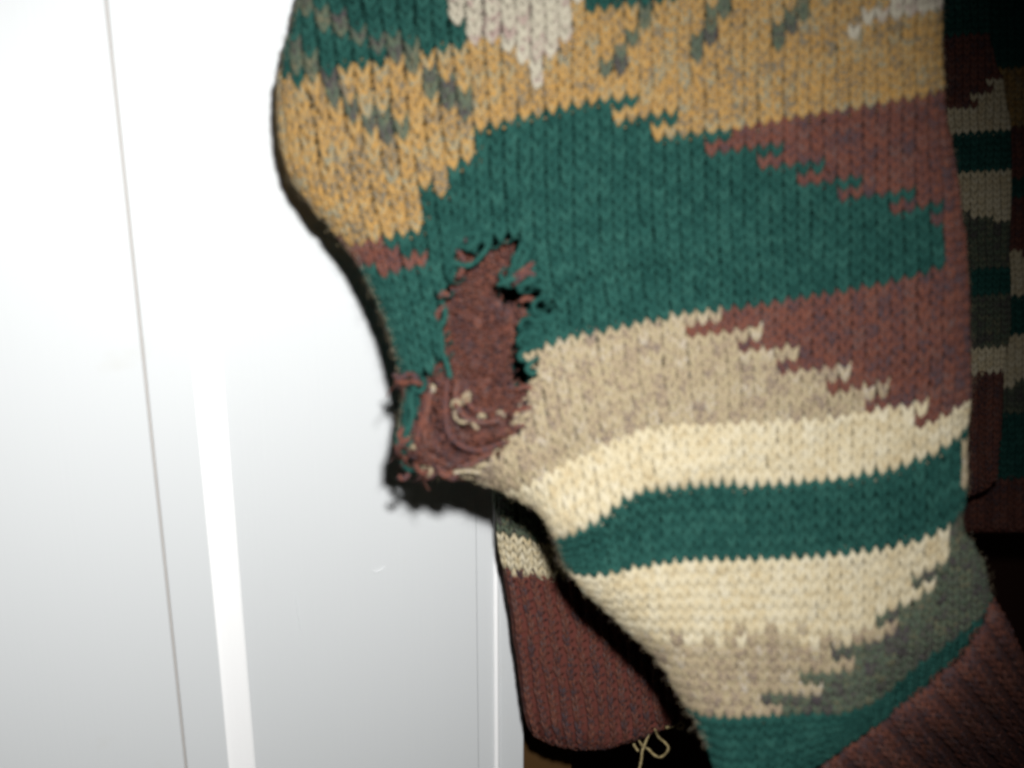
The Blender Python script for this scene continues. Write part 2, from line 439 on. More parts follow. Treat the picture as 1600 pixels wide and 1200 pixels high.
_Yk = np.array([np.interp(_Xk[n], [p[0] for p in ROWY[k]], [p[1] for p in ROWY[k]]) for n, k in enumerate(VK)])
for _ in range(3):                      # ease the kinks of the polylines
    _Yk[:, 1:-1] = 0.25 * _Yk[:, :-2] + 0.5 * _Yk[:, 1:-1] + 0.25 * _Yk[:, 2:]
TX, TY = _pchip_rows(_Xk), _pchip_rows(_Yk)

def bil(Tb, u, v):
    fu = np.clip((u - US[0]) / 0.5, 0, len(US) - 1.001); fv = np.clip((v - VS[0]) / 0.5, 0, len(VS) - 1.001)
    a = fu.astype(int); b = fv.astype(int); s = fu - a; t = fv - b
    return (Tb[b, a] * (1-s) * (1-t) + Tb[b, a+1] * s * (1-t) + Tb[b+1, a] * (1-s) * t + Tb[b+1, a+1] * s * t)

def sleeve_flat(u, v):
    x, y = bil(TX, u, v), bil(TY, u, v)
    return x + 2.5 * wob(x, y, 170), y + 2.5 * wob(x, y, 150, 2.0)
WRAP = 52.0
def wrap_round(x, y, poly, Rw):
    """the cloth turns away round the sleeve's side, so stitches crowd together towards the silhouette"""
    d = signed_dist(x, y, poly)
    gx = signed_dist(x + 1.5, y, poly) - signed_dist(x - 1.5, y, poly)
    gy = signed_dist(x, y + 1.5, poly) - signed_dist(x, y - 1.5, poly)
    g = np.hypot(gx, gy) + 1e-9
    arc = np.clip(Rw - d, 0, 1.62 * Rw)
    nd = Rw - Rw * np.sin(np.minimum(arc / Rw, math.pi / 2))
    mv = np.where(d < Rw, nd - d, 0) * np.clip((g - 1.0) / 1.5, 0, 1)
    return x + mv * gx / g, y + mv * gy / g
def sleeve_map(u, v):
    x, y = sleeve_flat(u, v)
    return wrap_round(x, y, CONTOUR, WRAP)

def sleeve_depth(px, py):
    px = np.asarray(px, float); py = np.asarray(py, float)
    d = signed_dist(px, py, CONTOUR)
    e = np.clip(d / 60.0, 0, 1)
    roll = 0.0165 * (1 - np.sqrt(np.clip(1 - (1 - e) ** 2, 0, 1))) + np.clip(-d, 0, 60) * 0.0004
    z = 0.366 + 0.000012 * (py - 600) + roll
    z += 0.0016 * wob(px, py, 330, 1.0) + 0.0007 * wob(px, py, 140, 3.0)
    z -= 0.0045 * np.exp(-(line_dist(px, py, [(870, 812), (930, 800), (1010, 742), (1120, 720)]) / 34.0) ** 2)
    z += 0.0030 * np.exp(-(line_dist(px, py, [(880, 880), (960, 850), (1040, 810)]) / 30.0) ** 2)
    z -= 0.0030 * np.exp(-(line_dist(px, py, [(720, 742), (800, 700), (900, 640)]) / 40.0) ** 2)
    z += 0.0032 * np.exp(-(line_dist(px, py, [(862, 470), (940, 440), (1050, 418)]) / 22.0) ** 2)
    z -= 0.0024 * np.exp(-(line_dist(px, py, [(860, 430), (960, 395), (1120, 380)]) / 30.0) ** 2)
    z += 0.0028 * np.exp(-(line_dist(px, py, [(560, 300), (640, 330), (700, 345)]) / 26.0) ** 2)
    z += 0.003 * np.exp(-(line_dist(px, py, [(1500, 560), (1400, 600), (1300, 700)]) / 34.0) ** 2)
    sx = np.interp(py, [800, 890, 976, 1017, 1080], [1503, 1469, 1437, 1400, 1340])
    z += np.where(py > 790, np.clip(px - sx, 0, 130) * 0.00016, 0)
    return z

# ------------------------------------------------------------------ the colour pattern knitted into the sleeve
def step(j, tips, ends, y, x):
    return None

GREY_LINES = [[(462, 0), (500, 22), (540, 50), (600, 72), (650, 95), (690, 140), (738, 166)], [(450, 70), (480, 105), (520, 140), (565, 180), (620, 208)],
              [(1015, 20), (985, 65), (955, 105)], [(1140, -10), (1110, 40), (1085, 85)], [(1262, -10), (1240, 30), (1212, 66)]]
OAT1 = [(672, -40), (700, 22), (728, 40), (742, 70), (770, 74), (800, 90), (822, 112), (830, 134), (842, 134), (854, 92), (884, 60), (900, 24), (918, -40)]
OAT2 = [(1330, 52), (1345, 30), (1385, 4), (1385, -40), (1500, -40), (1500, 4), (1440, 22), (1400, 34)]

TB_T = [(1145, 235), (1216, 265), (1283, 295), (1356, 328), (1422, 350), (1478, 375)]        # ends of teal rows
TB_R = [(1106, 255), (1174, 290), (1245, 325), (1316, 357), (1387, 382), (1448, 398)]        # starts of brown rows
def zig(j, x, first_row, x_first_end, x_first_start, dx):
    """interlocking steps: odd rows of the first colour reach further than the even rows of the second start"""
    k = j - first_row
    n = np.floor_divide(k, 2)
    edge = np.where(k % 2 == 0, x_first_end + dx * n, x_first_start + dx * n)
    return x > edge

def sleeve_colour(x, y, j):
    """patch code per stitch from its place on the sleeve (x, y) and its row j"""
    c = np.full(x.shape, 'M1', dtype=object)
    # upper teal shoulder and its grey lines
    bl = np.interp(x, [430, 445, 525, 640, 745], [100, 128, 112, 92, 66])
    c[(y < bl) & (x < 752)] = 'T1'
    c[(x > 905) & (x < 1065) & (y < np.interp(x, [905, 1065], [20, 2]))] = 'T2'
    for n, g in enumerate(GREY_LINES):
        c[line_dist(x, y, g) < (13 if n < 2 else 12)] = 'G%d' % (n + 1)
    c[poly_inside(x, y, OAT1)] = 'P1'
    c[poly_inside(x, y, OAT2)] = 'P2'
    # the wide teal band
    top = np.interp(x, [560, 615, 662, 664, 706, 708, 745, 750, 850, 985, 990], [390, 376, 346, 300, 298, 252, 250, 203, 175, 148, 148])
    left = (x < 992) & (y > top)
    left |= (x > 706) & (x < 752) & (y > 222) & (y < 236) & (x < 735)
    right = (x >= 992) & (j >= 8)
    c[left | right] = 'T3'
    # mustard tongues reaching into the teal
    c[(j == 8) & (x > 955)] = 'M1'
    c[(j == 9) & (x > 1068)] = 'M1'
    c[(j == 10) & (x > 1026)] = 'M1'
    c[(j <= 7) & (x > 992)] = np.where(c[(j <= 7) & (x > 992)] == 'T3', 'M1', c[(j <= 7) & (x > 992)])
    # brown patch, upper right
    up = (j >= 11) & (j < 27)
    br = up & zig(j, x, 11, 1145, 1106, 69) & (x > 1100)
    c[br] = 'R1'
    c[(j >= 11) & (j <= 12) & (x > 1145)] = 'R1'
    c[(x > 1482) & (j > 10) & (j < 27)] = 'R1'
    # small brown patch near the left edge
    c[(x < 660) & (y > np.interp(x, [540, 610, 612, 660], [382, 380, 396, 392])) & (y < np.interp(x, [540, 660], [432, 412]))] = 'R2'
    # below the teal band
    low = j >= 27
    c[low & (x > 800)] = 'B1'
    c[low & (x <= 800) & (y < 700)] = 'T3'
    c[low & (x <= 835) & (y >= 655)] = 'B1'
    c[(j >= 37) & (j < 42)] = 'C1'
    r2 = low & (j < 40) & zig(j, x, 27, 1119, 1080, 68) & (x > 1078)
    c[r2] = 'R3'
    c[(j >= 42) & (j < 48)] = 'T4'
    c[(j >= 43) & (j < 46) & (x > 1508)] = 'B2'
    c[(j >= 48) & (j < 54)] = 'C2'
    c[(j >= 54) & (j < 61)] = 'B3'
    mixed = np.sin(x * 12.9898 + j * 78.233) * 43758.5453
    mixed = mixed - np.floor(mixed)
    c[(j == 54) & (mixed < 0.35)] = 'C2'
    c[(j == 53) & (mixed < 0.12)] = 'B3'
    # grey-green patch by the seam
    sx = np.interp(y, [790, 815, 890, 976], [1505, 1497, 1468, 1437])
    gr = (j >= 48) & (j < 61) & (x > sx) & (y < 980)
    gr |= (j >= 51) & (j < 61) & (x > np.where(j % 2 == 0, 1225 + (60 - j) / 2 * 58, 1184 + (59 - j) / 2 * 58))
    c[gr] = 'G6'
    c[(j >= 61)] = 'T5'
    return c

PATCH = {   # name and label of each patch of colour, a sub-part of the sleeve
    'T1': ('teal_patch', 'teal patch at the upper left'), 'T2': ('teal_patch', 'small teal patch at the very top'),
    'T3': ('teal_band', 'wide teal band round the hole'), 'T4': ('teal_stripe', 'teal stripe between two cream stripes'),
    'T5': ('teal_stripe', 'teal stripe beside the cuff'),
    'M1': ('mustard_band', 'mustard heathered band above the teal'),
    'G1': ('grey_line', None), 'G2': ('grey_line', None), 'G3': ('grey_line', None), 'G4': ('grey_line', None), 'G5': ('grey_line', None),
    'G6': ('grey_patch', 'grey green patch at the sleeve seam'),
    'P1': ('oatmeal_patch', 'pale oatmeal triangle'), 'P2': ('oatmeal_patch', 'pale oatmeal corner at the top right'),
    'R1': ('brown_patch', 'brown stepped patch above the teal'), 'R2': ('brown_patch', 'small brown patch at the left edge'),
    'R3': ('brown_patch', 'brown stepped patch below the teal'),
    'B1': ('beige_band', 'beige heathered band right of the hole'), 'B2': ('beige_patch', 'tiny beige patch at the right edge'),
    'B3': ('beige_band', 'beige heathered band near the cuff'),
    'C1': ('cream_stripe', 'upper cream stripe'), 'C2': ('cream_stripe', 'lower cream stripe')}

# ------------------------------------------------------------------ build the sweater
centre = unproject(1100, 600, 0.40)
sweater = empty("sweater", centre, "worn patterned wool sweater hanging up with a torn hole at the elbow", "sweater")

def fabric_sheet(name, left, right, depth_front, depth_back, colour, parent, hole=None, y0=None, y1=None, step_px=7.0, cols=90, push=0.0034):
    """the cloth behind the stitches: a front face and a back face joined along the sides, bounded by two edges given as (px, py)"""
    ys = np.arange(y0, y1 + 0.1, step_px)
    lx = np.interp(ys, [p[1] for p in left], [p[0] for p in left]); rx = np.interp(ys, [p[1] for p in right], [p[0] for p in right])
    s = 0.5 - 0.5 * np.cos(np.linspace(0, math.pi, cols))
    s = 0.6 * s + 0.4 * np.linspace(0, 1, cols)
    X = (lx + 2.0)[:, None] * (1 - s) + (rx - 2.0)[:, None] * s; Y = np.repeat(ys[:, None], cols, 1)
    A = unproject(X, Y, depth_front(X, Y) + push)
    Bk = unproject(X, Y, depth_back(X, Y, s[None, :]))
    nr, ncol = X.shape
    V = np.concatenate([A.reshape(-1, 3), Bk.reshape(-1, 3)]); o = nr * ncol
    q = (np.arange(nr - 1)[:, None] * ncol + np.arange(ncol - 1)[None]).ravel()
    Ff = np.stack([q, q + ncol, q + ncol + 1, q + 1], -1)
    Fb = np.stack([q + o, q + 1 + o, q + ncol + 1 + o, q + ncol + o], -1)
    if hole is not None:
        cx = (X[:-1, :-1] + X[1:, 1:]).ravel() / 2; cy = (Y[:-1, :-1] + Y[1:, 1:]).ravel() / 2
        Ff = Ff[:0]
    e = np.arange(nr - 1) * ncol
    Fl = np.stack([e, e + o, e + ncol + o, e + ncol], -1)
    e2 = e + ncol - 1
    Fr = np.stack([e2, e2 + ncol, e2 + ncol + o, e2 + o], -1)
    ob = link(name, V, np.concatenate([Ff, Fb, Fl, Fr]), LINING, parent)
    col = np.ones((len(V), 4), np.float32)
    code = colour(X.ravel(), Y.ravel())
    lut = {k: np.array(srgb(*BASE[k])[:3]) * G for k in BASE}; lut['X'] = lut['R']
    cc = np.array([lut[k[0]] for k in code])
    bb = cc.copy()
    if hole is not None:            # dark teal on the far side paints in the shade behind the hole
        bb[(X.ravel() < 900) & (Y.ravel() > 330) & (Y.ravel() < 700)] = lut['T']
    col[:o, :3] = cc; col[o:, :3] = bb
    at = ob.data.color_attributes.new("yarn", 'FLOAT_COLOR', 'POINT')
    at.data.foreach_set("color", col.ravel())
    return ob

# every stitch of the sleeve
uu, vv = np.meshgrid(np.arange(-2, 60), np.arange(-18, 68)); uu = uu.ravel().astype(float); vv = vv.ravel().astype(float)
cx, cy = sleeve_flat(uu + 0.5, vv + 0.5)
sd = signed_dist(cx, cy, CONTOUR)
keep = (sd > -0.45 * WRAP) & (cy < 1235) & (cy > -260)
hd = signed_dist(cx, cy, HOLE)
keep &= hd < 1.0
uu, vv, cx, cy = uu[keep], vv[keep], cx[keep], cy[keep]
code = sleeve_colour(cx, cy, vv.astype(int))

def nearest_code(X, Y):
    out = np.empty(len(X), dtype=object)
    for a in range(0, len(X), 2000):
        d2 = (X[a:a+2000, None] - cx[None]) ** 2 + (Y[a:a+2000, None] - cy[None]) ** 2
        out[a:a+2000] = code[np.argmin(d2, 1)]
    return out

def sleeve_back(X, Y, s):
    f = sleeve_depth(X, Y)
    return f + 0.006 + 0.062 * np.sqrt(np.clip(4 * s * (1 - s), 0, 1))
sleeve = fabric_sheet("sleeve", CONTOUR_L, CONTOUR_R, sleeve_depth, sleeve_back, nearest_code, sweater, HOLE, -262, 1250)
sleeve["label"] = "front sleeve with a hole torn through its elbow"
for k, (nm, lab) in PATCH.items():
    sel = code == k
    if not sel.any():
        print("EMPTY PATCH", k); continue
    P, R = knit_rings(uu[sel], vv[sel], sleeve_map, sleeve_depth, SW, rad=1.22 if k[0] in 'MP' else 1.1 if k[0] in 'RBGC' else 1.03, jitter=0.045 if k[0] in 'MPB' else 0.034, relief=0.95 if k[0] in 'MP' else 1.2 if k[0] in 'RG' else 1.0 if k[0] in 'CB' else 1.5, tall=1.16 if k[0] in 'CBG' else 1.06)
    V, F = tubes(P, R)
    o = link(nm, V, F, YARN[k[0]], sleeve)
    if lab: o["label"] = lab
print("sleeve stitches", len(uu))

# ------------------------------------------------------------------ brown inner layer bulging through the hole
INNER = [(742, 406), (770, 386), (796, 382), (806, 396), (802, 420), (784, 444), (766, 455), (770, 468), (800, 476), (822, 480), (826, 490), (810, 508), (803, 545), (797, 572), (799, 598),
         (826, 612), (830, 640), (806, 662), (806, 692), (780, 704), (722, 738), (704, 746), (692, 738), (668, 742), (655, 722), (630, 720), (635, 690),
         (645, 650), (652, 606), (680, 556), (694, 520), (688, 478), (706, 440), (704, 410), (712, 380), (722, 388), (730, 400)]
RIDGES = [([(668, 600), (664, 650), (676, 700), (720, 724), (790, 696)], 9, 0.0040), ([(690, 590), (690, 640), (706, 680), (745, 690), (800, 672)], 10, 0.0042),
          ([(712, 600), (716, 640), (740, 655), (790, 640)], 11, 0.0032), ([(646, 640), (644, 700), (670, 728)], 8, 0.0030)]
GROOVES = [([(678, 600), (676, 660), (692, 695), (735, 708), (800, 682)], 4.0, 0.004), ([(702, 596), (704, 642), (722, 668), (800, 655)], 4.0, 0.0035), ([(718, 672), (726, 664)], 6, 0.005)]
def inner_depth(px, py):
    px = np.asarray(px, float); py = np.asarray(py, float)
    z = sleeve_depth(np.clip(px, 660, 5000), np.minimum(py, 690)) + np.interp(py, [360, 480, 600, 680, 745], [0.009, 0.006, 0.003, -0.001, -0.001])
    z += 0.0012 * wob(px, py, 70, 5.0) + 0.0006 * wob(px, py, 31, 6.0)
    for pts, wd, a in RIDGES: z -= a * np.exp(-(line_dist(px, py, pts) / wd) ** 2)
    for pts, wd, a in GROOVES: z += a * np.exp(-(line_dist(px, py, pts) / wd) ** 2)
    dd = signed_dist(px, py, INNER)
    z += 0.004 * np.clip(1 - dd / 14, 0, 2) ** 2
    return z
def inner_map(u, v):
    x0, y0 = 630 + u * 16.5, 365 + v * 14.0
    t = np.clip((y0 - 520) / 220, 0, 1)
    x = x0 + 26 * (0.5 - t) * 0.6 + 5 * wob(x0, y0, 120, 2.2)
    y = y0 + 26 * t * np.sin((x0 - 640) / 170 * math.pi) - 10 * t + 4 * wob(x0, y0, 90, 4.2)
    return x, y
iu, iv = np.meshgrid(np.arange(-3, 18), np.arange(-3, 36)); iu = iu.ravel().astype(float); iv = iv.ravel().astype(float)
ix, iy = inner_map(iu + 0.5, iv + 0.5)
k2 = poly_inside(ix, iy, INNER); iu, iv, ix, iy = iu[k2], iv[k2], ix[k2], iy[k2]
P, R = knit_rings(iu, iv, inner_map, inner_depth, 16.5, purl=rng.random(len(iu)) < 0.85, jitter=0.07, rad=0.84, relief=2.2)
V, F = tubes(P, R)
inner = link("inner_layer", V, F, YARN['R'], sweater)
inner["label"] = "rumpled brown knit showing through the torn hole"

def sheet_poly(name, poly, depth, mat, parent, cell=6.0, push=0.002):
    """cloth behind an irregular patch of stitches"""
    xs = [p[0] for p in poly]; ys = [p[1] for p in poly]
    X, Y = np.meshgrid(np.arange(min(xs), max(xs) + cell, cell), np.arange(min(ys), max(ys) + cell, cell))
    V = unproject(X, Y, depth(X, Y) + push)
    Vb = unproject(X, Y, depth(X, Y) + push + 0.0012)
    nr, nc = X.shape; o = nr * nc
    q = (np.arange(nr - 1)[:, None] * nc + np.arange(nc - 1)[None])
    mx = (X[:-1, :-1] + X[1:, 1:]) / 2; my = (Y[:-1, :-1] + Y[1:, 1:]) / 2
    ok = signed_dist(mx, my, poly) > 4
    q = q[ok]
    F = np.concatenate([np.stack([q, q + nc, q + nc + 1, q + 1], -1), np.stack([q + o, q + 1 + o, q + nc + 1 + o, q + nc + o], -1)])
    return link(name, np.concatenate([V.reshape(-1, 3), Vb.reshape(-1, 3)]), F, mat, parent)
sheet_poly("backing", INNER, inner_depth, YARN['R'], inner, push=0.005)

# ravelled yarn round the hole
def edge_depth(px, py):
    return sleeve_depth(np.clip(px, 640, 5000), np.minimum(py, 716)) - 0.005 * np.clip((664 - np.asarray(px, float)) / 16, 0, 1) * np.clip((np.asarray(py, float) - 580) / 20, 0, 1)
teal_ends = [
    [(872, 466, 0), (848, 465, 1.5), (834, 474, 2), (836, 488, 2), (850, 494, 1.6), (872, 493, 0)], [(868, 500, 0), (846, 500, 1.5), (832, 500, 2), (826, 494, 1.5)],
    [(838, 498, 0), (818, 500, 2), (812, 510, 2.5), (822, 518, 1), (840, 518, 0)], [(836, 520, 0), (816, 524, 2), (810, 534, 2.5), (820, 542, 1), (840, 540, 0)],
    [(838, 545, 0), (818, 548, 2), (811, 558, 2.4), (822, 564, 1.4), (842, 560, 0)], [(846, 556, 0), (830, 566, 2), (824, 578, 2.6), (834, 584, 2), (842, 576, 1)],
    [(704, 346, 0), (716, 362, 1.6), (738, 366, 2), (762, 352, 0.3)], [(702, 376, 0), (722, 386, 1.6), (744, 380, 2), (764, 366, 0.4)],
    [(700, 402, 0), (714, 412, 1.6), (734, 414, 2), (752, 400, 1.5), (768, 376, 0.2)], [(702, 352, 0), (712, 372, 2), (708, 392, 2), (700, 410, 0.3)],
    [(744, 350, 0), (748, 366, 2), (740, 382, 2.4), (728, 392, 1.2)], [(740, 344, 0), (752, 360, 2), (764, 364, 1.5), (776, 356, 0)],
    [(820, 372, 0), (812, 390, 1.6), (804, 410, 2), (798, 428, 1.8), (806, 440, 1.2)], [(828, 390, 0), (816, 410, 2.2), (808, 432, 2.4), (790, 440, 2), (776, 446, 1)],
    [(838, 410, 0), (830, 424, 2), (832, 440, 2), (844, 448, 1), (858, 446, 0)], [(846, 430, 0), (836, 436, 2), (820, 444, 2.4), (806, 448, 1.8)],
    [(690, 520, 0), (690, 545, 3), (699, 570, 3), (704, 592, 2)],
    [(690, 470, 0), (696, 490, 2.2), (690, 508, 2), (680, 518, 0.5)], [(660, 590, 0), (664, 602, 2), (656, 612, 2), (640, 604, 0.5)],
    [(650, 600, 0), (642, 622, 2), (644, 650, 2.5), (638, 672, 2), (632, 690, 1)], [(640, 610, 0), (634, 640, 1.6), (632, 668, 2), (626, 690, 1.2), (636, 700, 0.6)],
    [(634, 664, 0.5), (622, 676, 1.8), (624, 694, 2.2), (640, 692, 1.6)], [(646, 680, 0.4), (640, 700, 2), (630, 716, 2), (634, 730, 1.6), (652, 734, 1.4), (660, 726, 0.6)],
    [(626, 700, 0.5), (630, 722, 1.8), (644, 738, 1.4)], [(652, 704, 0.5), (648, 722, 2.2), (656, 738, 1.4)]]
V, F = yarn_tube(teal_ends, edge_depth, 4.6)
o = link("frayed_yarn", V, F, YARN['T'], sleeve); o["label"] = "teal yarn ends round the hole"
brown_ends = [
    [(796, 438, 0), (810, 428, 3), (824, 418, 3), (834, 410, 2)], [(802, 446, 0), (812, 436, 3.4), (826, 426, 3), (836, 430, 2)], [(704, 356, -2), (714, 366, 0), (726, 372, 0), (730, 378, -1)],
    [(708, 384, -2), (720, 398, 0), (726, 410, 0)], [(712, 408, -2), (722, 420, 0.4), (716, 434, 0)], [(686, 464, 0), (692, 458, 2), (702, 462, 1)], [(682, 500, 0), (686, 486, 2), (696, 478, 1)],
    [(654, 592, 1), (640, 584, 3), (626, 590, 3), (614, 586, 2)], [(660, 600, 1), (644, 596, 3), (630, 598, 2), (618, 594, 1)], [(636, 700, 1), (626, 694, 3), (620, 704, 2), (630, 712, 1)],
    [(640, 716, 1), (628, 714, 3), (622, 700, 3), (628, 688, 2)], [(664, 726, 2), (662, 738, 3), (670, 746, 2), (680, 738, 2)], [(690, 730, 2), (698, 742, 3), (708, 748, 2), (714, 738, 2)],
    [(676, 600, 2), (668, 640, 5), (664, 690, 5), (672, 722, 3)], [(700, 590, 2), (696, 640, 5), (704, 682, 5.5), (742, 704, 5), (790, 690, 3)],
    [(668, 612, 2), (658, 660, 4.4), (652, 700, 4.6), (668, 730, 3)], [(662, 704, 3), (690, 722, 5), (726, 728, 5), (770, 706, 3)],
    [(806, 610, 0), (822, 604, 2), (838, 610, 1)], [(800, 650, 1), (812, 640, 2.4), (830, 636, 1)], [(798, 668, 1), (812, 666, 3), (824, 660, 1.6)], [(640, 740, 1), (630, 748, 2), (622, 744, 1)],
    [(836, 470, 0), (822, 466, 1), (812, 472, 0)], [(648, 722, 3), (656, 736, 4), (668, 740, 4), (672, 728, 3)], [(684, 726, 3), (690, 740, 4), (700, 744, 4), (706, 732, 3)], [(626, 690, 2), (620, 700, 3), (624, 712, 3), (634, 708, 2)], [(630, 668, 2), (624, 680, 3), (630, 690, 3), (640, 684, 2)], [(716, 592, 3), (712, 626, 5), (724, 650, 5), (752, 660, 4), (784, 656, 2)], [(730, 600, 2), (728, 624, 4), (742, 640, 4.4), (776, 640, 2)]]
V, F = yarn_tube(brown_ends, edge_depth, 4.6)
o = link("frayed_yarn", V, F, YARN['R'], sleeve); o["label"] = "brown yarn ends round the hole"
cream_ends = [
    [(706, 636, 3), (708, 628, 5), (716, 626, 5.4), (718, 636, 5)], [(724, 632, 4), (726, 618, 5.6), (732, 614, 5.6), (732, 628, 4.6)], [(710, 640, 4), (712, 652, 5.4), (722, 660, 5), (736, 656, 4.6)],
    [(738, 658, 4), (740, 664, 5.4), (746, 670, 5), (742, 672, 4)], [(748, 652, 4), (752, 648, 5.2), (758, 652, 4.6)], [(674, 602, 4), (678, 606, 5), (676, 612, 4)],
    [(640, 702, 3), (646, 698, 4.6), (652, 704, 4), (646, 708, 3)], [(776, 646, 3), (782, 644, 4.4), (788, 652, 3.6)], [(660, 734, 3), (666, 728, 5), (674, 736, 4.6), (668, 744, 3.4)],
    [(800, 650, 1), (812, 652, 3), (828, 648, 3), (838, 640, 0.5)], [(798, 662, 1), (812, 660, 3), (826, 664, 2)], [(836, 604, 0.5), (828, 612, 2), (830, 624, 2.4), (842, 628, 0.5)],
    [(850, 588, 0.5), (838, 594, 2.2), (834, 606, 2), (846, 612, 0.5)], [(850, 570, 0.5), (842, 578, 2.2), (846, 590, 2), (858, 592, 0.5)], [(820, 640, 0.5), (808, 646, 2.4), (806, 656, 2), (818, 664, 0.5)],
    [(812, 690, 0.5), (800, 688, 2.4), (796, 698, 2), (806, 706, 0.5)], [(694, 740, 1), (712, 738, 3), (730, 736, 2.4), (752, 740, 0.5)], [(700, 736, 1), (722, 732, 2.8), (744, 728, 2), (764, 726, 0.5)]]
V, F = yarn_tube(cream_ends, edge_depth, 3.3)
o = link("frayed_yarn", V, F, YARN['B'], sleeve); o["label"] = "pale yarn ends at the foot of the hole"
# fine broken hairs hanging below the elbow
hair = []
for k in range(16):
    bx, by = random.choice([(628, 700), (640, 722), (660, 738), (632, 600), (626, 680), (690, 740), (650, 730)])
    bx += random.uniform(-6, 6); by += random.uniform(-5, 5); a = math.radians(random.uniform(80, 215)); ln = random.uniform(12, 38)
    hair.append([(bx, by, 1), (bx + ln * .5 * math.cos(a) + random.uniform(-4, 4), by + ln * .5 * math.sin(a), 2 + random.uniform(-2, 2)), (bx + ln * math.cos(a) + random.uniform(-6, 6), by + ln * math.sin(a) + random.uniform(-4, 4), 2 + random.uniform(-4, 3))])
V, F = yarn_tube(hair, edge_depth, 0.95, sides=4, per=8)
o = link("broken_fibres", V, F, YARN['R'], sleeve); o["kind"] = "stuff"

# wool fuzz along the silhouette
fuzz = []
_cp = smooth_path(CONTOUR_L[2:-2], 420); _cr = smooth_path(CONTOUR_R[2:23], 420)
for arr, sg in ((_cp, -1), (_cr, 1)):
    for k in range(420):
        bx, by = arr[k] + rng.normal(0, 2, 2)
        a = math.radians(rng.uniform(-75, 75)); ln = rng.uniform(4, 13)
        dx, dy = sg * math.cos(a), math.sin(a)
        fuzz.append([(bx - sg * 4, by, 0), (bx + dx * ln * 0.5, by + dy * ln * 0.5 + rng.normal(0, 1), 0), (bx + dx * ln, by + dy * ln + rng.normal(0, 3), 0)])
V, F = yarn_tube(fuzz, edge_depth, 0.28, sides=3, per=5)
o = link("wool_fuzz", V, F, YARN['B'], sleeve); o["kind"] = "stuff"

# ------------------------------------------------------------------ ribbed cuff of the torn sleeve
CS = smooth_path([(1060, 1330), (1180, 1272), (1281, 1204), (1337, 1164), (1450, 1078), (1518, 1016), (1545, 968), (1549, 926)], 120)
CDIR = np.array([[0.62, 0.78]] * 120); tt = np.linspace(0, 1, 120)
ang = np.interp(tt, [0, 0.55, 0.85, 1.0], [58, 50, 52, 62])
CDIR = np.stack([np.cos(np.radians(ang)), np.sin(np.radians(ang))], -1)
_cl = np.r_[0, np.cumsum(np.linalg.norm(np.diff(CS, axis=0), axis=1))]
CW, CH = 14.5, 14.0
def cuff_map(u, v):
    s = np.clip(u * CW, 0, _cl[-1]); f = np.interp(s, _cl, np.arange(120.0))
    a = np.clip(f.astype(int), 0, 118); t = (f - a)[..., None]
    p = CS[a] * (1 - t) + CS[a + 1] * t; dr = CDIR[a] * (1 - t) + CDIR[a + 1] * t
    q = p + dr * (v * CH - 6)[..., None]
    return q[..., 0] + 2 * wob(q[..., 0], q[..., 1], 90), q[..., 1] + 2 * wob(q[..., 0], q[..., 1], 80, 2)
def cuff_depth(px, py):
    px = np.asarray(px, float); py = np.asarray(py, float)
    t = line_dist(px, py, [tuple(c) for c in CS[::6]] + [tuple(CS[-1])])
    e = line_dist(px, py, [(1549, 926), (1578, 946), (1596, 1000), (1625, 1080)])
    z = 0.386 + 0.00012 * t + 0.0000032 * t ** 2 + 0.018 * np.clip(1 - e / 60, 0, 1) ** 2
    return z + 0.003 * wob(px, py, 120, 3)
def rib(u_int): return (u_int.astype(int) % 3) == 2
nU = int(_cl[-1] / CW)
u3, v3 = np.meshgrid(np.arange(0, nU), np.arange(0, 19)); u3 = u3.ravel().astype(float); v3 = v3.ravel().astype(float)
x3, y3 = cuff_map(u3 + .5, v3 + .5); k3 = (x3 < 1680) & (y3 < 1280); u3, v3 = u3[k3], v3[k3]
def cuff_rib_depth(px, py): return cuff_depth(px, py)
P, R = knit_rings(u3, v3, cuff_map, cuff_depth, CW, purl=rib(u3), jitter=0.06, rad=1.08, sunk=1.6, relief=1.2)
V, F = tubes(P, R, 6)
cuff = link("cuff", V, F, YARN['R'], sweater); cuff["label"] = "brown ribbed cuff of the torn sleeve"
uu2, vv2 = np.meshgrid(np.linspace(0, nU, 70), np.linspace(0, 19, 22)); xx2, yy2 = cuff_map(uu2, vv2)
A1 = unproject(xx2, yy2, cuff_depth(xx2, yy2) + 0.0022); A2 = unproject(xx2, yy2, cuff_depth(xx2, yy2) + 0.03)
q = (np.arange(21)[:, None] * 70 + np.arange(69)[None]).ravel(); oo = 70 * 22
link("backing", np.concatenate([A1.reshape(-1, 3), A2.reshape(-1, 3)]), np.concatenate([np.stack([q, q + 70, q + 71, q + 1], -1), np.stack([q + oo, q + 1 + oo, q + 71 + oo, q + 70 + oo], -1)]), YARN['R'], cuff)

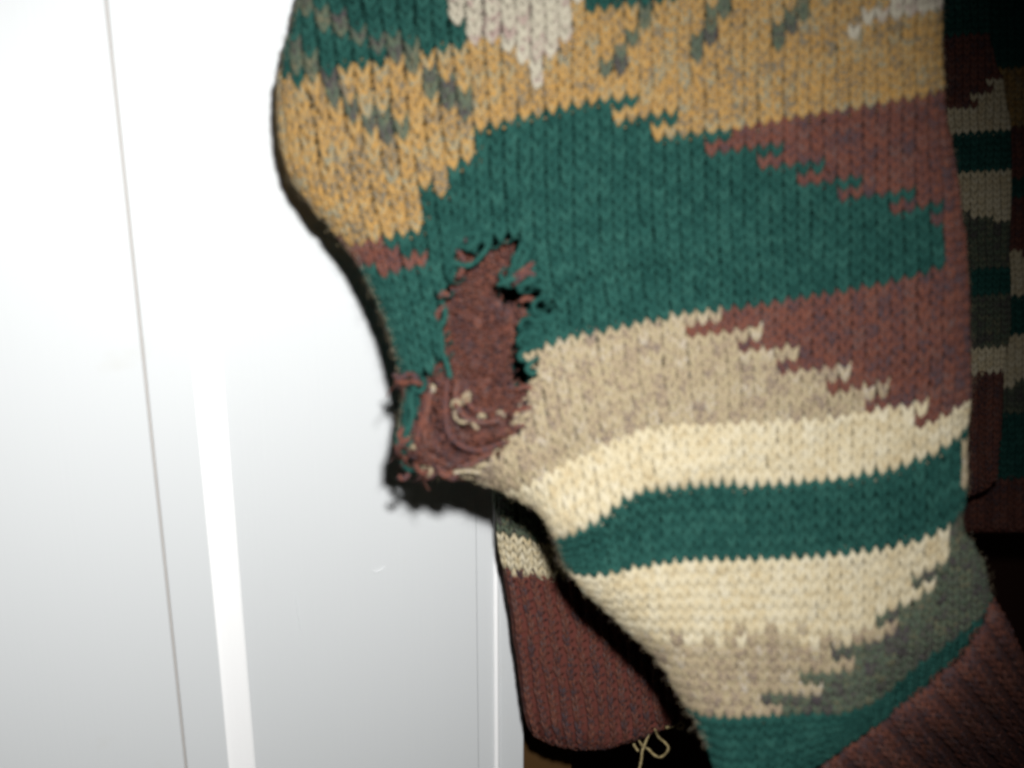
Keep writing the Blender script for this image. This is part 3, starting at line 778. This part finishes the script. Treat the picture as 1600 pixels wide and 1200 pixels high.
# ------------------------------------------------------------------ ribbed hem hanging behind, lower left
HEM_L = [(764, 660), (768, 720), (770, 760), (773, 800), (780, 855), (789, 905), (799, 960), (808, 1030), (818, 1105), (824, 1130), (834, 1148), (860, 1163), (900, 1172), (940, 1170)]
HEM_R = [(1150, 660), (1150, 1060), (1110, 1104), (1064, 1129), (1030, 1141), (990, 1158), (945, 1170.5)]
HEM = HEM_L + HEM_R[::-1]
def hem_depth(px, py):
    px = np.asarray(px, float); py = np.asarray(py, float)
    d = signed_dist(px, py, HEM); e = np.clip(d / 34, 0, 1)
    z = 0.452 + 0.000085 * (py - 800) + 0.00003 * (px - 800) + 0.009 * (1 - np.sqrt(np.clip(1 - (1 - e) ** 2, 0, 1)))
    return z + 0.0015 * wob(px, py, 260, 2) + np.where(py > 895, 0.0013 * np.cos((px - 0.13 * (py - 900) * np.clip((1000 - px) / 200, 0, 1)) / 22.0 * 2 * math.pi), 0)
HW, HH = 14.6, 13.2
def hem_map(u, v):
    x0 = 740 + u * HW; y = 660 + v * HH
    k = np.clip((1100 - x0) / 320, 0, 1)
    x = x0 + k * np.interp(y, [660, 800, 900, 1050, 1150], [0, 8, 24, 48, 66]) + 4.0 * wob(x0, y, 150, 1) + 2.5 * wob(x0, y, 64, 3)
    y2 = y + np.interp(x0, [740, 780, 840, 900, 1000, 1100, 1160], [-16, -8, 6, 8, 4, -8, -16])
    return x, y2
def hem_wrap(u, v):
    x, y = hem_map(u, v)
    return wrap_round(x, y, HEM, 26.0)
def rmap(u, v):          # the rib below is worked on more, narrower stitches
    return hem_wrap(u * 0.76, v)
def hem_stitches(v0, v1, wide, code_):
    nu = int(30 / (1 if wide else 0.76))
    a, b = np.meshgrid(np.arange(0, nu), np.arange(v0, v1)); a = a.ravel().astype(float); b = b.ravel().astype(float)
    mp = hem_wrap if wide else rmap; sk = 0.8 if wide else 1.3 + 0.9 * rng.random(nu)[a.astype(int)]
    x, y = hem_map((a + .5) * (1 if wide else 0.76), b + .5); k = signed_dist(x, y, HEM) > -11; a, b = a[k], b[k]
    P, R = knit_rings(a, b, mp, hem_depth, HW * (1 if wide else 0.76), purl=None if wide else (a.astype(int) % 2 == 1), jitter=0.06, relief=1.5 if wide else 1.1, rad=1.0 if wide else 1.1, sunk=0 if wide else sk[:, None][k])
    return tubes(P, R, 6)
def hem_code(X, Y):
    return np.where(Y < 776, 'T', np.where(Y < 852, 'G', np.where(Y < 900, 'C', 'R')))
hem = fabric_sheet("hem", HEM_L, HEM_R, hem_depth, lambda X, Y, s: hem_depth(X, Y) + 0.004 + 0.010 * np.sqrt(np.clip(4 * s * (1 - s), 0, 1)), hem_code, sweater, None, 665, 1169, 7.0, 50, 0.0026)
hem["label"] = "striped hem with brown ribbing hanging behind the sleeve, lower left"
V, F = hem_stitches(0, 9, True, 'T'); link("teal_stripe", V, F, YARN['T'], hem)
V, F = hem_stitches(9, 14, True, 'G'); link("grey_stripe", V, F, YARN['G'], hem)
V, F = hem_stitches(14, 18, True, 'C'); link("cream_stripe", V, F, YARN['C'], hem)
V, F = hem_stitches(18, 40, False, 'R'); link("ribbing", V, F, YARN['R'], hem)
def z8(X, Y): return (930 + X / 8, 1080 + Y / 8)
thr = [[z8(745, 470), z8(790, 570), z8(870, 640), z8(915, 700), z8(880, 780), z8(800, 825), z8(730, 790), z8(660, 720), z8(600, 690), z8(545, 615)],
       [z8(670, 540), z8(620, 660), z8(590, 740), z8(578, 850), z8(545, 1000)], [z8(480, 660), z8(510, 710), z8(540, 750)]]
V, F = yarn_tube([[(*p, 2.0) for p in t] for t in thr], hem_depth, 1.9, per=40); o = link("loose_thread", V, F, YARN['O'], hem); o["label"] = "pale thread looping down from the hem"
V, F = yarn_tube([[(*z8(880, 455), 2), (*z8(940, 440), 2.4), (*z8(1000, 430), 2.4), (*z8(1085, 385), 2.6), (*z8(1115, 430), 2.6), (*z8(1070, 468), 2.6), (*z8(1000, 435), 2.4)]], hem_depth, 2.6, per=34)
o = link("loose_thread", V, F, YARN['O'], hem); o["label"] = "pale yarn knot at the hem edge"

# ------------------------------------------------------------------ the body of the sweater, far right in the dark
def far_panel(name, label, left, right, dist, wpx, hpx, bands, y0, y1, tilt=0.0):
    """bands: (row boundary y at the panel's middle, code, sub-part name); stitches of wpx x hpx"""
    poly = left + right[::-1]
    def dep(px, py):
        d = signed_dist(px, py, poly); e = np.clip(d / 26, 0, 1)
        return dist + 0.014 * (1 - np.sqrt(np.clip(1 - (1 - e) ** 2, 0, 1))) + 0.0012 * wob(np.asarray(px, float), np.asarray(py, float), 110, 2)
    x_left = min(p[0] for p in left)
    def mp(u, v):
        x = x_left - 10 + u * wpx; y = y0 + v * hpx
        return x + 1.5 * wob(x, y, 80), y + tilt * (x - 1520) + 1.5 * wob(x, y, 90, 2)
    def mpw(u, v):
        x, y = mp(u, v)
        return wrap_round(x, y, poly, 20.0)
    a, b = np.meshgrid(np.arange(0, int((max(p[0] for p in right) - x_left + 30) / wpx)), np.arange(0, int((y1 - y0) / hpx))); a = a.ravel().astype(float); b = b.ravel().astype(float)
    x, y = mp(a + .5, b + .5)
    k = signed_dist(x, y, poly) > -8; a, b, x, y = a[k], b[k], x[k], y[k]
    ym = y0 + (b + .5) * hpx
    cd_ = bands(x, y, ym, b.astype(int))
    root = fabric_sheet(name, left, right, dep, lambda X, Y, s: dep(X, Y) + 0.004 + 0.02 * np.sqrt(np.clip(4 * s * (1 - s), 0, 1)),
                        lambda X, Y: bands(X, Y, Y - tilt * (X - 1520), ((Y - tilt * (X - 1520) - y0) / hpx).astype(int)), sweater, None, max(left[0][1], right[0][1]), min(left[-1][1], right[-1][1]), 8.0, 22, 0.003)
    root["label"] = label
    NM = {'T': 'teal_stripe', 'R': 'brown_stripe', 'C': 'cream_stripe', 'G': 'grey_stripe', 'M': 'mustard_stripe', 'X': 'ribbing', 'B': 'beige_stripe'}
    for cc in sorted(set(cd_)):
        s = cd_ == cc
        P, R = knit_rings(a[s], b[s], mpw, dep, wpx, purl=(a[s].astype(int) % 3 == 2) if cc[0] == 'X' else None, jitter=0.035)
        V, F = tubes(P, R, 5)
        link(NM[cc[0]], V, F, YARN['R' if cc[0] == 'X' else cc[0]], root)
    return root

def bands1(x, y, ym, j):
    e = [50, 140, 212, 274, 335, 420, 465, 545, 582]
    cs = ['T1', 'R1', 'C1', 'T2', 'C2', 'G1', 'T3', 'G2', 'C3', 'X1']
    c = np.array(cs, dtype=object)[np.digitize(ym, e)]
    edge = np.where(j % 2 == 0, 1487, 1513) + (168 - ym) * 1.6           # brown steps into the cream
    c[(ym >= 112) & (ym < 212) & (x > edge)] = 'C1'; c[(ym >= 140) & (ym < 178) & (x < edge)] = 'R1'
    c[(ym >= 326) & (ym < 352) & (x > np.where(j % 2 == 0, 1520, 1548))] = 'C2'
    return c
far_panel("body_panel", "striped front panel of the sweater in shadow beyond the sleeve", [(1370, -200), (1370, 400), (1380, 776)], [(1540, -200), (1545, 55), (1555, 100), (1565, 120), (1572, 160), (1578, 200), (1579, 290), (1577, 340), (1575, 400), (1578, 440), (1578, 510), (1572, 548), (1567, 580), (1565, 640), (1562, 700), (1558, 748), (1540, 765), (1515, 776)],
          0.75, 12.0, 10.2, bands1, -200, 790, -0.07)
def bands2(x, y, ym, j):
    e = [105, 200, 275, 310, 405, 466, 524, 592, 650, 745]
    cs = ['T1', 'M1', 'R1', 'T2', 'R2', 'C1', 'T3', 'C2', 'G1', 'T4', 'X1']
    c = np.array(cs, dtype=object)[np.digitize(ym, e)]
    c[(ym > 392) & (ym < 402) & (x < 1591)] = 'C1'; c[(ym > 592) & (ym < 606) & (x < 1586)] = 'C2'
    return c
far_panel("body_panel", "dark striped back panel of the sweater at the right edge", [(1500, -200), (1498, 400), (1500, 740), (1488, 800), (1496, 833)], [(1700, -200), (1700, 400), (1700, 833)], 0.84, 12.0, 10.2, bands2, -200, 840, 0.0)
